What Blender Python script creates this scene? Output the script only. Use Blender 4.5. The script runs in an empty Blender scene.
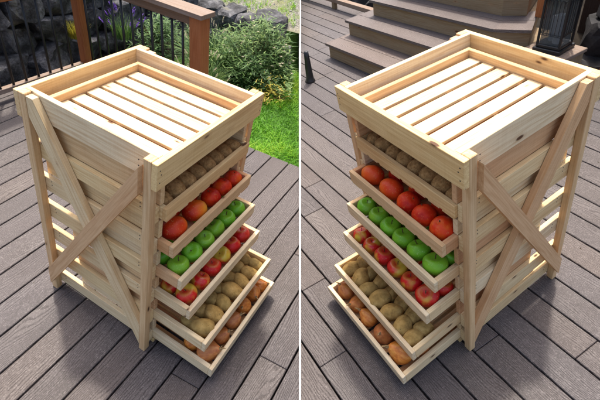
import bpy, bmesh, math, random
from mathutils import Vector, Matrix, noise
random.seed(7)
S = bpy.context.scene
COL = S.collection
rnd = random.uniform

# ------------------------------------------------------------------ frames
F = 429.551
T, P, XL, DH = .0209, .029, .045, .047      # rail thickness, post depth, drawer inset, drawer height
HR = .9
FR = [
 dict(R=[[0.45486, -0.87652, 0.15752], [-0.50657, -0.40013, -0.76373], [0.73245, 0.26759, -0.62602]], t=[-0.526, 0.5801, 1.6839], s=1.0,
      W=.5465, D=.529, z=[0.7137, 0.5774, 0.4508, 0.3314, 0.2083, 0.085], e=[0.0244, 0.0602, 0.1058, 0.156, 0.2402, 0.2883],
      q=[0.0053, -0.0207, -0.0409, 0.0606, 0.0259, 0.0236, -0.0526, -0.0144]),
 dict(R=[[0.50426, 0.8496, -0.1546], [0.49689, -0.43189, -0.75271], [-0.70627, 0.30275, -0.63994]], t=[0.2603, 0.2964, 1.9858], s=1.04,
      W=.5455, D=.5477, z=[0.7147, 0.5915, 0.4555, 0.3277, 0.1837, 0.0849], e=[0.0086, 0.0646, 0.1077, 0.1563, 0.2379, 0.2986],
      q=[-0.0055, -0.0354, 0.0363, 0.0753, -0.0382, -0.0337, -0.0613, -0.008])]
PA, PB = .7668, .6419
HC = 1.6
BM = Matrix(((1, 0, 0, 0), (0, -PB, PA, 0), (0, -PA, -PB, HC), (0, 0, 0, 1)))   # camera axes (right, down, forward) -> world
M = []
for f in FR:
    m = Matrix([[*f['R'][i], f['t'][i]] for i in range(3)] + [[0, 0, 0, 1]])
    M.append(BM @ Matrix.Scale(f['s'], 4) @ m)

def warp(k, X):
    """slight racking of the home-made frame: it leans and tapers a little"""
    f = FR[k]; x, y, z = X; W, D = f['W'], f['D']
    sx, sy, lx, ly, kx, ky, tx, ty = f['q']
    u, v, h = x - W / 2, y - D / 2, (HR - z) / HR
    return Vector((u * (1 + sx * h + tx * v / D) + kx * v + lx * h + W / 2,
                   v * (1 + sy * h + ty * u / W) + ky * u + ly * h + D / 2, z))
def ident(k, X): return Vector(X)
def side_ok(k, X, mg=.004):           # on its own side of the joint between the two decks
    x = (M[k] @ Vector(X)).x
    return x < -mg if k == 0 else x > mg

# ------------------------------------------------------------------ node helpers
def mat(name, rough=.6, spec=.3):
    m = bpy.data.materials.new(name); m.use_nodes = True
    b = m.node_tree.nodes['Principled BSDF']
    b.inputs['Roughness'].default_value = rough
    b.inputs['Specular IOR Level'].default_value = spec
    return m, m.node_tree, b
class N:
    def __init__(s, nt): s.nt = nt
    def n(s, t, ins=None, **kw):
        nd = s.nt.nodes.new(t)
        for a, b in kw.items(): setattr(nd, a, b)
        for a, b in (ins or {}).items(): s.put(nd.inputs[a], b)
        return nd
    def put(s, sock, b):
        if isinstance(b, bpy.types.NodeSocket): s.nt.links.new(b, sock)
        else: sock.default_value = b
    def math(s, op, a, b=0., c=0., clamp=False):
        nd = s.nt.nodes.new('ShaderNodeMath'); nd.operation = op; nd.use_clamp = clamp
        for i, x in enumerate((a, b, c)): s.put(nd.inputs[i], x)
        return nd.outputs[0]
    def attr(s, nm, out='Vector'): return s.n('ShaderNodeAttribute', attribute_name=nm).outputs[out]
    def obj(s): return s.n('ShaderNodeTexCoord').outputs['Object']
    def map(s, v, sc, loc=(0, 0, 0)): return s.n('ShaderNodeMapping', {'Vector': v, 'Scale': sc, 'Location': loc}).outputs[0]
    def noise(s, v, sc=1., det=3., rough=.5, dist=0., out=0):
        return s.n('ShaderNodeTexNoise', {'Vector': v, 'Scale': sc, 'Detail': det, 'Roughness': rough, 'Distortion': dist}).outputs[out]
    def ramp(s, f, st):
        nd = s.nt.nodes.new('ShaderNodeValToRGB'); s.put(nd.inputs[0], f); e = nd.color_ramp.elements
        while len(e) < len(st): e.new(.5)
        for x, (p, c) in zip(e, st): x.position = p; x.color = (*c, 1) if len(c) == 3 else c
        return nd.outputs[0]
    def mix(s, f, a, b, bt='MIX'):
        nd = s.nt.nodes.new('ShaderNodeMix'); nd.data_type = 'RGBA'; nd.blend_type = bt
        s.put(nd.inputs[0], f)
        for i, x in ((6, a), (7, b)): s.put(nd.inputs[i], x if isinstance(x, bpy.types.NodeSocket) else (*x, 1))
        return nd.outputs[2]
    def rng(s, v, a, b, c, d): return s.n('ShaderNodeMapRange', {0: v, 1: a, 2: b, 3: c, 4: d}).outputs[0]
    def bump(s, h, st, dist, nrm=None):
        nd = s.n('ShaderNodeBump', {'Height': h, 'Strength': st, 'Distance': dist})
        if nrm: s.put(nd.inputs['Normal'], nrm)
        return nd.outputs[0]
    def sep(s, v): return s.n('ShaderNodeSeparateXYZ', {0: v}).outputs
    def comb(s, a, b, c): return s.n('ShaderNodeCombineXYZ', {0: a, 1: b, 2: c}).outputs[0]
    def rand(s): return s.n('ShaderNodeObjectInfo').outputs['Random']

def make_wood(name, cols, knots=True, rough=.62, grey=None):
    m, nt, b = mat(name, rough, .25); g = N(nt)
    v = g.attr('gco'); t = g.attr('tint', 'Fac')
    base = g.ramp(t, [(i / (len(cols) - 1), c) for i, c in enumerate(cols)])
    fine = g.math('ADD', g.noise(g.map(v, (7, 230, 230)), 1, 4, .6), g.math('MULTIPLY', g.math('SUBTRACT', g.noise(g.map(v, (420, 6, 6)), 1, 2, .5), .5), .22))
    warpn = g.noise(g.map(v, (2.2, 16, 16)), 1, 2, .5)
    s = g.sep(v)
    ring = g.math('SINE', g.math('ADD', g.math('MULTIPLY', s[1], 300), g.math('MULTIPLY', warpn, 30)))
    ringf = g.rng(ring, -.2, 1, 0, 1)
    c1 = g.mix(g.math('MULTIPLY', ringf, g.rng(g.noise(g.map(v, (1.5, 9, 9)), 1, 1, .5), .35, .65, .06, .34)), base, (.66, .46, .27), 'MULTIPLY')
    c2 = g.mix(g.rng(fine, .38, .72, 0, .55), c1, (.62, .46, .30), 'MULTIPLY')
    blot = g.noise(g.map(v, (3, 14, 14)), 1, 3, .6)
    c3 = g.mix(g.rng(blot, .5, .75, 0, .4), c2, (.75, .55, .42), 'MULTIPLY')
    if knots:
        vn = g.n('ShaderNodeTexVoronoi', {'Vector': g.map(v, (6.5, 18, 18)), 'Scale': 1., 'Randomness': 1.})
        sz = g.math('MULTIPLY', g.sep(vn.outputs['Color'])[0], .14)
        k = g.math('SUBTRACT', vn.outputs['Distance'], g.math('SUBTRACT', sz, .045))
        kf = g.rng(k, .0, .05, 1, 0); halo = g.rng(k, .0, .16, .38, 0)
        c3 = g.mix(halo, c3, (.42, .22, .10)); c3 = g.mix(kf, c3, (.10, .045, .02))
    nt.links.new(c3, b.inputs['Base Color'])
    nt.links.new(g.bump(g.math('ADD', fine, g.math('MULTIPLY', ringf, .3)), .35, .0015), b.inputs['Normal'])
    return m

MAT = {}
MAT['pine'] = make_wood('pine_wood', [(.80, .68, .46), (.78, .60, .33), (.70, .47, .26), (.63, .33, .16), (.80, .60, .29), (.79, .63, .37)])
MAT['cedar'] = make_wood('cedar_wood', [(.34, .12, .045), (.42, .16, .06)], knots=False)
MAT['weathered'] = make_wood('weathered_wood', [(.26, .195, .12), (.33, .26, .17)], knots=True, rough=.8)
MAT['greyrail'] = make_wood('grey_rail_wood', [(.22, .14, .09), (.28, .22, .18)], knots=False, rough=.75)

def make_deck(name, mul, warm=1.):
    m, nt, b = mat(name, .62, .35); g = N(nt)
    v = g.attr('gco'); t = g.attr('tint', 'Fac'); s = g.sep(v)
    base = g.ramp(t, [(p, (c[0] * mul * warm, c[1] * mul, c[2] * mul / warm)) for p, c in ((0, (.125, .107, .101)), (.3, (.108, .097, .098)), (.55, (.134, .111, .100)), (.8, (.104, .092, .091)), (1, (.145, .124, .112)))])
    big = g.noise(g.map(v, (1.6, 6.5, 1)), 1, 2, .5)
    ph = g.math('ADD', g.math('MULTIPLY', s[1], 860), g.math('MULTIPLY', big, 120))
    wob = g.noise(g.map(v, (22, 60, 1)), 1, 2, .5)
    ph = g.math('ADD', ph, g.math('MULTIPLY', wob, 5))
    sn = g.math('SINE', ph)
    line = g.rng(sn, .15, .85, 0, 1)
    brk = g.noise(g.map(v, (40, 160, 1)), 1, 2, .6)
    line = g.math('MULTIPLY', line, g.rng(brk, .34, .52, .15, 1))
    sp = g.noise(g.map(v, (180, 320, 1)), 1, 2, .7)
    c = g.mix(g.math('MULTIPLY', line, .62), base, (.26, .22, .23), 'MULTIPLY')
    c = g.mix(g.rng(sp, .42, .68, 0, .55), c, (.42, .38, .40), 'MULTIPLY')
    c = g.mix(g.rng(sp, .3, .42, .35, 0), c, (.42, .37, .36))
    wo = g.obj(); dirt = g.noise(wo, 2.3, 5, .65); c = g.mix(g.rng(dirt, .48, .66, 0, .45), c, (.62, .58, .55), 'MULTIPLY')
    scuff = g.noise(g.map(wo, (3, 30, 1)), 2, 4, .7); c = g.mix(g.rng(scuff, .66, .74, 0, .35), c, (.40, .37, .34))
    st = g.noise(g.map(v, (2.2, 5, 1)), 1, 4, .6)
    c = g.mix(g.rng(st, .35, .7, 0, .35), c, (.60, .56, .62), 'MULTIPLY')
    nt.links.new(c, b.inputs['Base Color'])
    h = g.math('SUBTRACT', g.math('MULTIPLY', sp, .35), line)
    nt.links.new(g.bump(h, .7, .0014), b.inputs['Normal'])
    return m
MAT['deck'] = make_deck('composite_decking', .98, 1.0)
MAT['tread'] = make_deck('step_decking', 1.35, 1.07)

def plain(name, col, rough=.6, spec=.3, var=0., sc=20., bump=0., metal=0.):
    m, nt, b = mat(name, rough, spec); g = N(nt)
    b.inputs['Metallic'].default_value = metal
    n = g.noise(g.obj(), sc, 4, .6)
    d = tuple(x * (1 - var) for x in col); u = tuple(min(1, x * (1 + var)) for x in col)
    nt.links.new(g.ramp(n, [(.3, d), (.7, u)]), b.inputs['Base Color'])
    if bump: nt.links.new(g.bump(n, bump, .01), b.inputs['Normal'])
    return m
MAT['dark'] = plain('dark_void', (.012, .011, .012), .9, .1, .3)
MAT['metal'] = plain('black_metal', (.012, .012, .013), .45, .5, .3, 60)
MAT['white'] = plain('white_paint', (.86, .86, .85), .5, .4, .03, 30)
MAT['nail'] = plain('nail_steel', (.06, .05, .045), .5, .5, .3, 80, metal=.4)
MAT['soil'] = plain('dark_soil', (.018, .014, .010), .95, .1, .5, 9, .6)
MAT['wax'] = plain('candle_wax', (.62, .68, .74), .4, .4, .05)
MAT['floorgrey'] = plain('grey_earth', (.12, .11, .10), .95, .1, .3, 4, .3)

def make_rock():
    m, nt, b = mat('dark_basalt', .85, .25); g = N(nt); o = g.obj(); r = g.rand()
    a = g.noise(o, 7, 6, .65); c = g.noise(o, 40, 4, .6)
    base = g.ramp(a, [(.35, (.022, .022, .023)), (.5, (.08, .08, .084)), (.66, (.21, .21, .22))])
    base = g.mix(g.rng(c, .4, .7, 0, .6), base, (.35, .33, .33), 'MULTIPLY')
    moss = g.noise(o, 3.5, 3, .6)
    base = g.mix(g.rng(moss, .62, .72, 0, .6), base, (.13, .12, .05))
    nt.links.new(base, b.inputs['Base Color'])
    nt.links.new(g.bump(g.math('ADD', a, g.math('MULTIPLY', c, .4)), .9, .03), b.inputs['Normal'])
    return m
MAT['rock'] = make_rock()
def make_gravel():
    m, nt, b = mat('gravelly_slope', .95, .15); g = N(nt); o = g.obj()
    a = g.noise(o, 5, 5, .6); c = g.noise(o, 60, 3, .7); d = g.noise(o, 2.2, 3, .5)
    base = g.ramp(c, [(.3, (.09, .085, .075)), (.5, (.20, .19, .165)), (.68, (.40, .38, .34))])
    base = g.mix(g.rng(a, .45, .62, 0, .8), base, (.13, .18, .04))
    base = g.mix(g.rng(d, .5, .7, 0, .5), base, (.28, .25, .16))
    nt.links.new(base, b.inputs['Base Color']); nt.links.new(g.bump(c, .8, .02), b.inputs['Normal'])
    return m
MAT['gravel'] = make_gravel()
def leafmat(name, c0, c1, c2=None):
    m, nt, b = mat(name, .55, .3); g = N(nt); t = g.attr('tint', 'Fac')
    st = [(0, c0), (1, c1)] if c2 is None else [(0, c0), (.5, c1), (1, c2)]
    nt.links.new(g.ramp(t, st), b.inputs['Base Color'])
    tr = nt.nodes.new('ShaderNodeBsdfTranslucent'); nt.links.new(g.ramp(t, st), tr.inputs[0])
    mx = nt.nodes.new('ShaderNodeMixShader'); mx.inputs[0].default_value = .3
    nt.links.new(b.outputs[0], mx.inputs[1]); nt.links.new(tr.outputs[0], mx.inputs[2])
    nt.links.new(mx.outputs[0], nt.nodes['Material Output'].inputs[0])
    return m
MAT['grass'] = leafmat('lawn_grass', (.06, .20, .01), (.17, .44, .02), (.42, .58, .05))
MAT['lawnsoil'] = plain('lawn_ground', (.05, .12, .015), .95, .1, .5, 30, .4)
MAT['leaf'] = leafmat('shrub_leaf', (.035, .085, .025), (.085, .18, .045), (.26, .36, .10))
MAT['yleaf'] = leafmat('yellow_leaf', (.22, .20, .03), (.42, .34, .04), (.30, .34, .05))
MAT['reed'] = leafmat('pale_seed_head', (.45, .40, .26), (.66, .60, .44))
MAT['petal'] = leafmat('purple_petal', (.13, .05, .36), (.25, .13, .60))

# fruit materials
def fruitmat(name, fn, rough=.35, spec=.5, bsc=60., bst=.1):
    m, nt, b = mat(name, rough, spec); g = N(nt); o = g.obj(); r = g.rand()
    off = g.math('MULTIPLY', r, 37.)
    v = g.n('ShaderNodeVectorMath', {0: o, 1: g.comb(off, off, off)}, operation='ADD').outputs[0]
    nt.links.new(fn(g, v, r, g.sep(o)), b.inputs['Base Color'])
    nt.links.new(g.bump(g.noise(v, bsc, 4, .6), bst, .004), b.inputs['Normal'])
    return m
def f_green(g, v, r, s):
    c = g.ramp(g.noise(v, 22, 3, .5), [(.3, (.09, .33, .01)), (.7, (.18, .48, .02))])
    c = g.mix(g.math('MULTIPLY', r, .45), c, (.25, .40, .03))
    c = g.mix(g.rng(g.noise(v, 8, 2, .5), .55, .75, 0, .5), c, (.36, .42, .04))
    c = g.mix(g.rng(g.noise(v, 26, 5, .7), .66, .72, 0, .6), c, (.16, .17, .04))
    return g.mix(g.rng(g.noise(v, 330, 2, .5), .62, .72, 0, .6), c, (.42, .58, .20))
def f_red(g, v, r, s, amt=0.):
    st = g.noise(g.map(v, (1, 1, .25)), 45, 3, .6)
    blush = g.math('ADD', g.noise(v, 13, 2, .5), g.math('MULTIPLY', st, .25))
    f = g.rng(blush, .66 + amt, .78 + amt, 0, 1)
    c = g.mix(f, (.58, .012, .012), (.60, .42, .04))
    c = g.mix(g.rng(st, .5, .7, 0, .35), c, (.62, .10, .03))
    c = g.mix(g.rng(s[2], .022, .030, 0, .55), c, (.40, .34, .05))
    return g.mix(g.rng(g.noise(v, 300, 2, .5), .64, .74, 0, .5), c, (.72, .42, .2))
def f_mixed(g, v, r, s): return f_red(g, v, r, s, -.11)
def f_peach(g, v, r, s):
    c = g.ramp(g.noise(v, 16, 3, .6), [(.35, (.46, .012, .005)), (.52, (.70, .04, .006)), (.70, (.78, .13, .012))])
    return g.mix(g.rng(g.noise(v, 120, 3, .6), .58, .7, 0, .5), c, (.70, .22, .06))
def f_mango(g, v, r, s):
    c = g.ramp(g.math('ADD', g.noise(v, 9, 2, .5), g.math('MULTIPLY', s[0], 5)), [(.3, (.50, .02, .006)), (.5, (.70, .06, .008)), (.68, (.76, .16, .012)), (.9, (.72, .34, .03))])
    return g.mix(g.rng(g.noise(v, 240, 2, .5), .62, .72, 0, .6), c, (.66, .36, .12))
def f_kiwi(g, v, r, s):
    return g.ramp(g.noise(v, 110, 4, .7), [(.3, (.24, .125, .045)), (.55, (.44, .25, .095)), (.75, (.60, .37, .16))])
def f_potato(g, v, r, s):
    c = g.ramp(g.noise(v, 30, 5, .65), [(.3, (.20, .115, .036)), (.5, (.38, .235, .07)), (.7, (.52, .34, .12))])
    c = g.mix(g.math('MULTIPLY', g.rng(r, .45, 1, 0, 1), .35), c, (.19, .165, .06))
    return g.mix(g.rng(g.noise(v, 160, 3, .6), .62, .70, 0, .7), c, (.10, .065, .03))
def f_onion(g, v, r, s):
    st = g.noise(g.map(v, (1, 1, .12)), 120, 3, .6)
    c = g.ramp(st, [(.3, (.42, .11, .015)), (.5, (.62, .20, .025)), (.7, (.72, .32, .06))])
    return g.mix(g.math('MULTIPLY', r, .5), c, (.36, .13, .07))
MAT['green'] = fruitmat('green_apple_skin', f_green, .36, .35)
MAT['red'] = fruitmat('red_apple_skin', f_red, .36, .35)
MAT['mixed'] = fruitmat('red_yellow_apple_skin', f_mixed, .28)
MAT['peach'] = fruitmat('red_peach_skin', f_peach, .45, .25, 90, .3)
MAT['mango'] = fruitmat('mango_skin', f_mango, .42, .3)
MAT['kiwi'] = fruitmat('kiwi_skin', f_kiwi, .95, .1, 260, .8)
MAT['potato'] = fruitmat('potato_skin', f_potato, .85, .2, 90, .6)
MAT['onion'] = fruitmat('onion_skin', f_onion, .4, .45, 60, .2)
MAT['stem'] = plain('fruit_stem', (.10, .06, .025), .8, .2, .4, 100)
MAT['husk'] = plain('onion_neck_husk', (.34, .22, .10), .85, .2, .4, 60)
MAT['calyx'] = plain('leafy_calyx', (.16, .14, .04), .8, .2, .4, 60)

# glass for the lantern
def glass():
    m = bpy.data.materials.new('lantern_glass'); m.use_nodes = True; nt = m.node_tree
    b = nt.nodes['Principled BSDF']; tr = nt.nodes.new('ShaderNodeBsdfTransparent'); mx = nt.nodes.new('ShaderNodeMixShader')
    b.inputs['Base Color'].default_value = (.08, .1, .11, 1); b.inputs['Roughness'].default_value = .08
    mx.inputs[0].default_value = .4
    nt.links.new(tr.outputs[0], mx.inputs[1]); nt.links.new(b.outputs[0], mx.inputs[2]); nt.links.new(mx.outputs[0], nt.nodes['Material Output'].inputs[0])
    return m
MAT['glass'] = glass()

# ------------------------------------------------------------------ mesh builder
class MB:
    def __init__(s, k, w=ident): s.v = []; s.f = []; s.g = []; s.t = []; s.mi = []; s.k = k; s.w = w; s.cur = 0
    def vert(s, X, g=(0, 0, 0), t=.5):
        s.v.append(s.w(s.k, X)); s.g.append(g); s.t.append(t); return len(s.v) - 1
    def face(s, *i): s.f.append(i); s.mi.append(s.cur)
    def obox(s, c, ax, h, ch=.0012, tint=None, la=None):
        """oriented chamfered board: centre, three unit axes, half sizes"""
        tint = rnd(0, 1) if tint is None else tint
        la = max(range(3), key=lambda i: h[i]) if la is None else la
        oth = sorted([i for i in range(3) if i != la], key=lambda i: -h[i])
        off = (rnd(0, 40), rnd(0, 40), rnd(0, 40)); ch = min(ch, min(h) * .4)
        c = Vector(c); ax = [Vector(a) for a in ax]; V = {}
        for sg in [(a, b, d) for a in (-1, 1) for b in (-1, 1) for d in (-1, 1)]:
            for fx in range(3):
                l = [sg[i] * (h[i] - (0 if i == fx else ch)) for i in range(3)]
                X = c + ax[0] * l[0] + ax[1] * l[1] + ax[2] * l[2]
                V[sg, fx] = s.vert(X, (l[la] + off[0], l[oth[0]] + off[1], l[oth[1]] + off[2]), tint)
        for fx in range(3):
            u, w = [i for i in range(3) if i != fx]
            for sg in (-1, 1):
                q = []
                for a, b in ((-1, -1), (1, -1), (1, 1), (-1, 1)):
                    k = [0, 0, 0]; k[fx] = sg; k[u] = a; k[w] = b; q.append(V[tuple(k), fx])
                flip = (sg < 0) != (fx == 1)
                s.face(*(q[::-1] if flip else q))
        for e in range(3):
            u, w = [i for i in range(3) if i != e]
            for a in (-1, 1):
                for b in (-1, 1):
                    k1 = [0, 0, 0]; k1[u] = a; k1[w] = b; k2 = list(k1); k1[e] = -1; k2[e] = 1
                    k1, k2 = tuple(k1), tuple(k2)
                    s.face(V[k1, u], V[k2, u], V[k2, w], V[k1, w])
        for sg in [(a, b, d) for a in (-1, 1) for b in (-1, 1) for d in (-1, 1)]:
            s.face(V[sg, 0], V[sg, 1], V[sg, 2])
    def box(s, a, b, **kw):
        a, b = [min(x, y) for x, y in zip(a, b)], [max(x, y) for x, y in zip(a, b)]
        s.obox([(x + y) / 2 for x, y in zip(a, b)], ((1, 0, 0), (0, 1, 0), (0, 0, 1)), [(y - x) / 2 for x, y in zip(a, b)], **kw)
    def beam(s, a, b, wdir, w, t, **kw):
        a, b = Vector(a), Vector(b); d = b - a; L = d.length; d.normalize()
        n = Vector(wdir) - d * d.dot(Vector(wdir)); n.normalize(); m = d.cross(n)
        s.obox((a + b) / 2, (d, n, m), (L / 2, w / 2, t / 2), la=0, **kw)
    def prism(s, poly, z0, z1, tint=.5, off=None):
        off = off or (rnd(0, 40), rnd(0, 40))
        lo = [s.vert((x, y, z0), (x + off[0], y + off[1], 0), tint) for x, y in poly]
        hi = [s.vert((x, y, z1), (x + off[0], y + off[1], 0), tint) for x, y in poly]
        s.face(*lo[::-1]); s.face(*hi); n = len(poly)
        for i in range(n):
            j = (i + 1) % n; A, B = poly[i], poly[j]; L = math.hypot(B[0] - A[0], B[1] - A[1])
            q = [s.vert((A[0], A[1], z0), (off[0], z0, 0), tint), s.vert((B[0], B[1], z0), (off[0] + L, z0, 0), tint),
                 s.vert((B[0], B[1], z1), (off[0] + L, z1, 0), tint), s.vert((A[0], A[1], z1), (off[0], z1, 0), tint)]
            s.face(*q)
    def tube(s, a, b, r0, r1=None, n=8, tint=.5):
        r1 = r0 if r1 is None else r1; a, b = Vector(a), Vector(b); d = (b - a).normalized()
        u = d.orthogonal().normalized(); w = d.cross(u); A = []; B = []
        for i in range(n):
            an = 2 * math.pi * i / n; o = u * math.cos(an) + w * math.sin(an)
            A.append(s.vert(a + o * r0, (0, an, 0), tint)); B.append(s.vert(b + o * r1, (1, an, 0), tint))
        for i in range(n): s.face(A[i], A[(i + 1) % n], B[(i + 1) % n], B[i])
        s.face(*A[::-1]); s.face(*B)
    def lathe(s, c, prof, n=24, tint=.5):
        rings = []
        for r, z in prof:
            rings.append([s.vert((c[0] + r * math.cos(2 * math.pi * i / n), c[1] + r * math.sin(2 * math.pi * i / n), c[2] + z), (0, 0, 0), tint) for i in range(n)])
        for A, B in zip(rings, rings[1:]):
            for i in range(n): s.face(A[i], A[(i + 1) % n], B[(i + 1) % n], B[i])
        s.face(*rings[0][::-1]); s.face(*rings[-1])
    def blade(s, base, d, up, L, w, tint, bend=.4, seg=2):
        """a narrow leaf"""
        base = Vector(base); d = Vector(d); up = Vector(up); side = d.cross(up)
        side = side.normalized() if side.length > 1e-4 else Vector((1, 0, 0)); prev = None
        for i in range(seg + 1):
            t = i / seg; c = base + up * (L * (t - bend * t * t * .45)) + d * (L * bend * t * t)
            ww = w * (1 - t) ** .7 if i < seg else 0
            if i < seg: cur = (s.vert(c - side * ww / 2, t=tint), s.vert(c + side * ww / 2, t=tint))
            else: cur = (s.vert(c, t=tint),)
            if prev: s.face(*(prev[0], prev[1], *(cur[::-1] if len(cur) == 2 else cur)))
            prev = cur
    def build(s, name, ms, parent=None, origin=(0, 0, 0), smooth=False, clip=False):
        """origin: in frame coordinates; the mesh hangs off its root's origin"""
        me = bpy.data.meshes.new(name); O = Vector(origin)
        me.from_pydata([v - O for v in s.v], [], s.f)
        a = me.attributes.new('gco', 'FLOAT_VECTOR', 'POINT'); a.data.foreach_set('vector', [x for g in s.g for x in g])
        a = me.attributes.new('tint', 'FLOAT', 'POINT'); a.data.foreach_set('value', s.t)
        for m in (ms if isinstance(ms, (list, tuple)) else [ms]): me.materials.append(MAT[m])
        me.polygons.foreach_set('material_index', s.mi)
        bm = bmesh.new(); bm.from_mesh(me)
        if clip:
            L = (M[s.k] @ Matrix.Translation(O)).inverted()
            co = L @ Vector((0, 0, 0)); no = (L.to_3x3() @ Vector((1, 0, 0))).normalized()
            bmesh.ops.bisect_plane(bm, geom=bm.verts[:] + bm.edges[:] + bm.faces[:], plane_co=co + no * (-.001 if s.k == 0 else .001), plane_no=no,
                                   clear_outer=s.k == 0, clear_inner=s.k == 1)
        if not name.startswith(('lawn', 'grass', 'leaf', 'weed')): bmesh.ops.recalc_face_normals(bm, faces=bm.faces[:])
        bm.to_mesh(me); bm.free()
        if smooth: me.polygons.foreach_set('use_smooth', [True] * len(me.polygons))
        o = bpy.data.objects.new(name, me); COL.objects.link(o)
        if parent is not None: o.parent = parent
        else: o.matrix_world = M[s.k] @ Matrix.Translation(O)
        return o

def root(k, name, loc, label, cat, group=None, rz=0):
    o = bpy.data.objects.new(name, None); COL.objects.link(o); o.empty_display_size = .05
    o.matrix_world = M[k] @ Matrix.Translation(Vector(loc)) @ Matrix.Rotation(rz, 4, 'Z')
    tag(o, label, cat, group); return o
def tag(o, label, cat, group=None):
    o['label'] = label; o['category'] = cat
    if group: o['group'] = group
    return o
def kind(o, kd, label=None):
    o['kind'] = kd
    if label: o['label'] = label
    return o
ORD = ['first', 'second', 'third', 'fourth', 'fifth', 'sixth', 'seventh', 'eighth', 'ninth', 'tenth']
SIDE = ['left', 'right']

# ------------------------------------------------------------------ the rack
def make_rack(k):
    f = FR[k]; W, D, Z, E_ = f['W'], f['D'], f['z'], f['e']; O = (0, 0, 0)
    lab = ['pale pine drawer rack on the left deck beside the lawn and cedar railing',
           'pale pine drawer rack on the right deck in front of the grey steps'][k]
    r = root(k, 'drawer_rack', O, lab, 'drawer rack', 'wooden produce racks')
    def one(name, a, b, tint=None, parent=r, nails=(), **kw):
        m = MB(k, warp); m.box(a, b, tint=tint, **kw)
        for nx in nails:
            m.cur = 1; m.tube(nx[0], nx[1], .0021, n=8); m.cur = 0
        return m.build(name, ['pine', 'nail'], parent)
    px = XL - .018
    for x0 in (0, W - px):
        for y0 in (0, D - P): one('post', (x0, y0, 0), (x0 + px, y0 + P, HR), tint=.32 if (x0 == 0) == (k == 0) else .4, ch=.0018)
    # top rails
    nl = [((x, -T - .0006, z), (x, -T + .002, z)) for x in (.012, .017, W - .012, W - .018) for z in (.875, .86, .835)]
    one('front_rail', (0, -T, .81), (W, -.0005, HR - .001), tint=.82, nails=nl[::2])
    one('back_rail', (0, D + .0005, .81), (W, D + T, HR - .001), tint=.2)
    for x0, x1, so in ((px + .0005, XL, -1), (W - XL, W - px - .0005, 1)):
        xo = x0 if so < 0 else x1
        nn = [((xo + so * .0006, y, z), (xo - so * .002, y, z)) for y in (.07, D - .075) for z in (.86, .84)]
        one('side_rail', (x0, 0, .812), (x1, D, HR - .0005), tint=.02, nails=nn)
    # outer slats (beside each drawer) and the runners between them on which the drawers slide
    for si, (x0, x1) in enumerate(((px + .0005, XL), (W - XL, W - px - .0005))):
        inn = (XL + .0005, XL + .0175) if si == 0 else (W - XL - .0175, W - XL - .0005)
        so = -1 if si == 0 else 1; xo = x0 if si == 0 else x1
        for i, z in enumerate(Z):
            nn = [((xo + so * .0006, y, z - .02 + dz), (xo - so * .002, y, z - .02 + dz)) for y in (.06 + rnd(0, .01), D - .06) for dz in (0, .015)]
            one('side_slat', (x0, .002, max(z - .058, .03)), (x1, D - .001, z + .006 + rnd(-.004, .004)), tint=rnd(0, .22) if i % 2 else rnd(.85, 1), nails=nn)
            up = (Z[i - 1] - DH - .010) if i else .835
            one('drawer_runner', (inn[0], .0, z + .0035), (inn[1], D - (rnd(.10, .15) if i > 1 else .02), up - .002), tint=rnd(.02, .42) if k == 0 or i % 2 else rnd(.44, .58))
        one('drawer_runner', (inn[0], -.004, .004), (inn[1], D - .02, Z[5] - DH - .011), tint=.8)
        # crossed braces: the rising one lies over the falling one
        a = .0125
        def brace(xc, y0, z0, y1, z1, w, th, tint, zmax=9):
            b1 = MB(k, warp); L = math.hypot(y1 - y0, z1 - z0); hv = w / 2 * L / abs(y1 - y0); off = (rnd(0, 40), rnd(0, 40)); zs = 1 if z0 > z1 else -1
            P0 = [(y0, z0 - hv), (y0, z0 + hv), (y1, z1 + hv), (y1, z1 - hv)]; P2 = []
            for q in range(4):                     # trim the top end level with the rail
                A, B = P0[q], P0[(q + 1) % 4]
                if A[1] <= zmax: P2.append(A)
                if (A[1] <= zmax) != (B[1] <= zmax):
                    t = (zmax - A[1]) / (B[1] - A[1]); P2.append((A[0] + (B[0] - A[0]) * t, zmax))
            dy, dz = (y1 - y0) / L, (z1 - z0) / L
            gc = lambda y, z, e: (y * dy + z * dz + off[0], -y * dz + z * dy + off[1], e)
            lo = [b1.vert((xc - th / 2, y, z), gc(y, z, 0), tint) for y, z in P2]; hi = [b1.vert((xc + th / 2, y, z), gc(y, z, 0), tint) for y, z in P2]
            b1.face(*lo); b1.face(*hi[::-1])
            for q in range(len(P2)):
                A, B = P2[q], P2[(q + 1) % len(P2)]
                b1.face(*[b1.vert((xc + e * th / 2, y, z), gc(y, z, e * th / 2), tint) for (y, z), e in ((A, -1), (B, -1), (B, 1), (A, 1))])
            b1.build('cross_brace', ['pine', 'nail'], r)
        xm = .0145 if si == 0 else W - .0145
        brace(xm, D - P - .002, .885, P + .003, .085, .060, .022, .12 if k == 0 else .42, .893)
        xm = -.0075 if si == 0 else W + .0075
        brace(xm, P + .001, .832, D - .022, .100, .050, .021, .42, .893)
    # slatted top tray inside the rails
    tr = MB(k, warp); x0, x1 = XL + .016, W - XL - .016; y1 = D - .024
    tr.box((x0, .001, .8), (x0 + .018, y1, .862), tint=.36); tr.box((x1 - .018, .001, .8), (x1, y1, .862), tint=.40)
    tr.box((x0 + .0185, y1 - .018, .8), (x1 - .0185, y1 - .0002, .862), tint=.34)
    tray = tr.build('slatted_top', ['pine'], r)
    n = 6; a0, a1 = x0 + .020, x1 - .020; pw = (a1 - a0) / n
    for i in range(n):
        m = MB(k, warp); m.box((a0 + i * pw + .0068, .003, .826 + rnd(0, .001)), (a0 + (i + 1) * pw - .0068, y1 - .0195, .836 + rnd(0, .001)), tint=rnd(.0, .12), ch=.001)
        m.build('slat', ['pine'], tray)
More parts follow.
